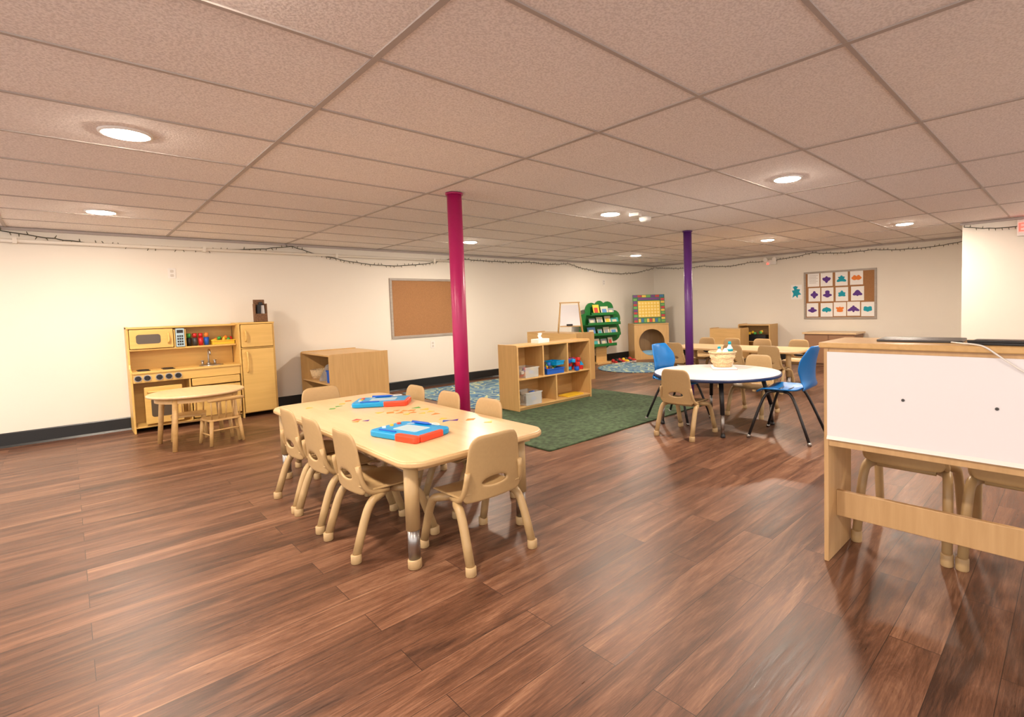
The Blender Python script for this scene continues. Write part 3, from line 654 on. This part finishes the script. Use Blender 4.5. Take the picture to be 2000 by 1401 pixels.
# ---------------------------------------------------------------- easel on shelf
t=T('tabletop_easel','small wooden easel with white marker board','easel',(5.92,5.96,.769),D(-42))
for s in (-1,1):
    P(t,'leg',MB().sweep([(s*.20,-.13,0),(s*.15,0,.50)],.010,8),MAPLE); P(t,'leg',MB().sweep([(s*.20,.15,0),(s*.15,.01,.50)],.010,8),MAPLE)
P(t,'board_panel',MB().prism([(-.165,.12),(.165,.12),(.14,.47),(-.14,.47)],'y',-.006,.006,0,Matrix.Translation((0,-.125,0))@Matrix.Rotation(D(-14),4,'X')),WHB)
P(t,'tray',MB().box(-.17,.17,-.14,-.10,.10,.115),MAPLE)
P(t,'top_rail',MB().box(-.17,.17,-.015,.02,.485,.505),MAPLE)
S('board_eraser','black eraser on the easel tray','eraser',MB().box(-.05,.05,-.015,.015,0,.03),BLKP,(5.81,5.86,.885),D(-42),bevel=.004)

# ---------------------------------------------------------------- tree book rack
BR=T('tree_book_rack','green tree-shaped wooden book display rack','book rack',(7.88,7.0,0),D(-8))
cl=[]
circ=[(-.36,.62,.20),(-.40,.88,.17),(-.22,1.10,.17),(0,1.17,.14),(.22,1.12,.17),(.40,.92,.18),(.38,.64,.20),(.12,.5,.2),(-.12,.5,.2)]
for k in range(120):
    a=2*math.pi*k/120; best=0
    for i in range(1,200):
        r=i*.005; x,z=r*math.cos(a),.82+r*math.sin(a)
        if any((x-cx)**2+(z-cz)**2<cr*cr for cx,cz,cr in circ) or (abs(x)<.3 and .5<z<1.1): best=r
    cl.append((best*math.cos(a),.82+best*math.sin(a)))
P(BR,'crown_panel',MB().prism(cl,'y',.06,.08),GREENW,bevel=.004)
P(BR,'trunk',MB().box(-.14,.14,.03,.06,.0,.5).box(-.25,.25,-.14,.2,0,.025),MAPLE,'pale wood trunk and foot')
for z in (.36,.58,.80,1.0):
    P(BR,'ledge',MB().prism(rrect(-.46+.1*(z>.9)+.12*(z<.4),.46-.1*(z>.9)-.12*(z<.4),-.1,.06,.03,4),'z',z,z+.016).box(-.44+.1*(z>.9)+.12*(z<.4),.44-.1*(z>.9)-.12*(z<.4),-.10,-.088,z,z+.06),GREENW,bevel=.003)
bm=[mat('book_cover_%s'%n,c,.5) for n,c in (('cream',(.6,.55,.4)),('yellow',(.75,.5,.05)),('blue',(.1,.25,.5)),('red',(.5,.05,.04)),('grey',(.25,.28,.3)),('teal',(.05,.35,.35)))]
Mr=Matrix.Translation((7.88,7.0,0))@Matrix.Rotation(D(-8),4,'Z')
bk=[(.376,((-.20,.15,0,5),(.02,.14,4,0),(.20,.16,0,3))),(.596,((-.30,.17,2,0),(-.08,.13,4,5),(.10,.16,0,4),(.30,.14,0,2))),(.816,((-.28,.13,4,0),(-.08,.15,0,4),(.14,.17,0,1),(.33,.13,5,0))),(1.016,((-.16,.21,1,3),(.06,.17,0,2),(.23,.13,4,0)))]
for z,bs in bk:
    for x,h,k,k2 in bs:
        wd=.06+.02*((k+k2)%3)
        tt=T('picture_book','picture book facing out on green rack ledge','book',Mr@V((x,-.045,z+.001)),D(-8),'picture books on the tree rack')
        MM=Matrix.Rotation(D(-14),4,'X')
        P(tt,'cover',MB().box(-wd,wd,-.006,.006,0,h,0,MM),bm[k]); P(tt,'cover_picture',MB().box(-wd*.7,wd*.5,-.008,-.0061,h*.2,h*.7,0,MM),bm[k2])
def shoe(loc,rot,m,lab):
    t=T('toy_shoe',lab,'shoe',loc,rot,'shoes below the book rack')
    P(t,'sole',MB().prism(rrect(-.035,.035,-.10,.10,.033,5),'z',0,.015),WHITE)
    P(t,'upper',MB().ell((0,.03,.028),.034,.07,.03).ell((0,-.055,.045),.033,.045,.045),m)
for i in range(6): shoe((7.98+.11*i,6.76-.02*(i%2),0),D(165+5*i),[SKIND,BLKP,SKIND,YEL,BLKP,SKIND][i],'small child shoe on the floor by the rack')

# ---------------------------------------------------------------- cubby with round opening + calendar chart
ang=math.atan2(6.36-6.84,9.37-8.75)
cx,cy=(8.75+9.37)/2,(6.84+6.36)/2
n=V((-math.sin(ang),math.cos(ang),0))
t=T('reading_nook_cube','birch play cube with large round opening','play cube',(cx,cy,0),ang)
w,h,d=.78,.76,.55
N=64; cbm=MB(); rx=.29
inn=[];out=[]
sq=rrect(-w/2,w/2,0,h,.03,5)
for y in (0,.018):
    inn.append([cbm.b.verts.new(V((rx*math.cos(2*math.pi*k/N),y,.37+rx*math.sin(2*math.pi*k/N)))) for k in range(N)])
    o_=[]
    for k in range(N):
        px,pz=poly_ray(sq,0,.37,2*math.pi*k/N); o_.append(cbm.b.verts.new(V((px,y,pz))))
    out.append(o_)
for k in range(N):
    j=(k+1)%N
    cbm.f([inn[0][k],inn[0][j],out[0][j],out[0][k]]); cbm.f([inn[1][j],inn[1][k],out[1][k],out[1][j]]); cbm.f([inn[0][j],inn[0][k],inn[1][k],inn[1][j]]); cbm.f([out[0][k],out[0][j],out[1][j],out[1][k]])
P(t,'front_panel',cbm,MAPLEV)
P(t,'side_panel',MB().box(-w/2,-w/2+.018,.018,d,0,h),MAPLEV); P(t,'side_panel',MB().box(w/2-.018,w/2,.018,d,0,h),MAPLEV)
P(t,'top_panel',MB().box(-w/2,w/2,-.01,d,h,h+.018),MAPLE,bevel=.003); P(t,'back_panel',MB().box(-w/2+.018,w/2-.018,d-.015,d,0,h),BIRCH); P(t,'bottom_panel',MB().box(-w/2+.018,w/2-.018,.018,d-.015,0,.018),BIRCH)
S('seat_cushion','light blue fabric cushion inside the play cube','cushion',MB().ell((0,0,.08),.28,.18,.08,seg=24),CUSH,V((cx,cy,.018))+n*.22,ang)
t=T('calendar_chart','colourful classroom calendar pocket chart on stand','calendar chart',V((cx,cy,h+.018))+n*.12,ang)
MC=Matrix.Rotation(D(-6),4,'X')
P(t,'backing_panel',MB().box(-.36,.36,0,.02,0,.64,0,MC),mat('chart_green',(.05,.16,.08),.6))
P(t,'chart_field',MB().box(-.25,.25,-.004,0,.14,.50,0,MC),mat('chart_yellow',(.75,.50,.07),.6))
bars=MB()
cols=[mat('chart_red',(.50,.04,.05),.6),mat('chart_leaf',(.14,.38,.09),.6),mat('chart_blue',(.04,.16,.34),.6),mat('chart_gold',(.72,.48,.08),.6),mat('chart_violet',(.16,.05,.22),.6)]
for i in range(7): bars.box(-.35+.1*i,-.26+.1*i,-.005,0,.585,.63,(4,0,3,1,4,0,2)[i],MC)
for i in range(9): bars.box(-.35,-.27,-.005,0,.03+.06*i,.075+.06*i,(0,4,1)[i%3],MC); bars.box(.27,.35,-.005,0,.03+.06*i,.075+.06*i,(1,3,0)[i%3],MC)
for i in range(8): bars.box(-.25+.063*i,-.20+.063*i,-.005,0,.03,.11,(3,2,1,3,0,3,2,1)[i],MC)
bars.box(-.24,.24,-.005,0,.525,.57,4,MC)
P(t,'border_card',bars,cols)
DC=mat('day_card_orange',(.85,.66,.25),.6)
for i in range(7):
    for j in range(5): P(t,'day_card',MB().box(-.235+.069*i,-.190+.069*i,-.0065,-.004,.155+.068*j,.197+.068*j,0,MC),DC)

# ---------------------------------------------------------------- camera
a=D(45.2); pt=D(3.17); th=D(1.736); Z=V((0,0,1))
fh=V((math.cos(a),math.sin(a),0)); r0=V((math.sin(a),-math.cos(a),0))
fwd=fh*math.cos(pt)-Z*math.sin(pt); up0=fh*math.sin(pt)+Z*math.cos(pt)
eu=r0*math.cos(th)-up0*math.sin(th); ev=r0*math.sin(th)+up0*math.cos(th)
cam=bpy.data.cameras.new('camera'); co=bpy.data.objects.new('camera',cam); COL.objects.link(co)
M=Matrix((eu,ev,-fwd)).transposed().to_4x4(); M.translation=V((0,0,1.19)); co.matrix_world=M
cam.lens=17.82; cam.sensor_width=36; cam.sensor_fit='HORIZONTAL'; cam.shift_x=-.057; cam.shift_y=-.02275; cam.clip_start=.02
SC.camera=co
SC.view_settings.view_transform='Standard'; SC.view_settings.look='None'; SC.view_settings.exposure=0.22
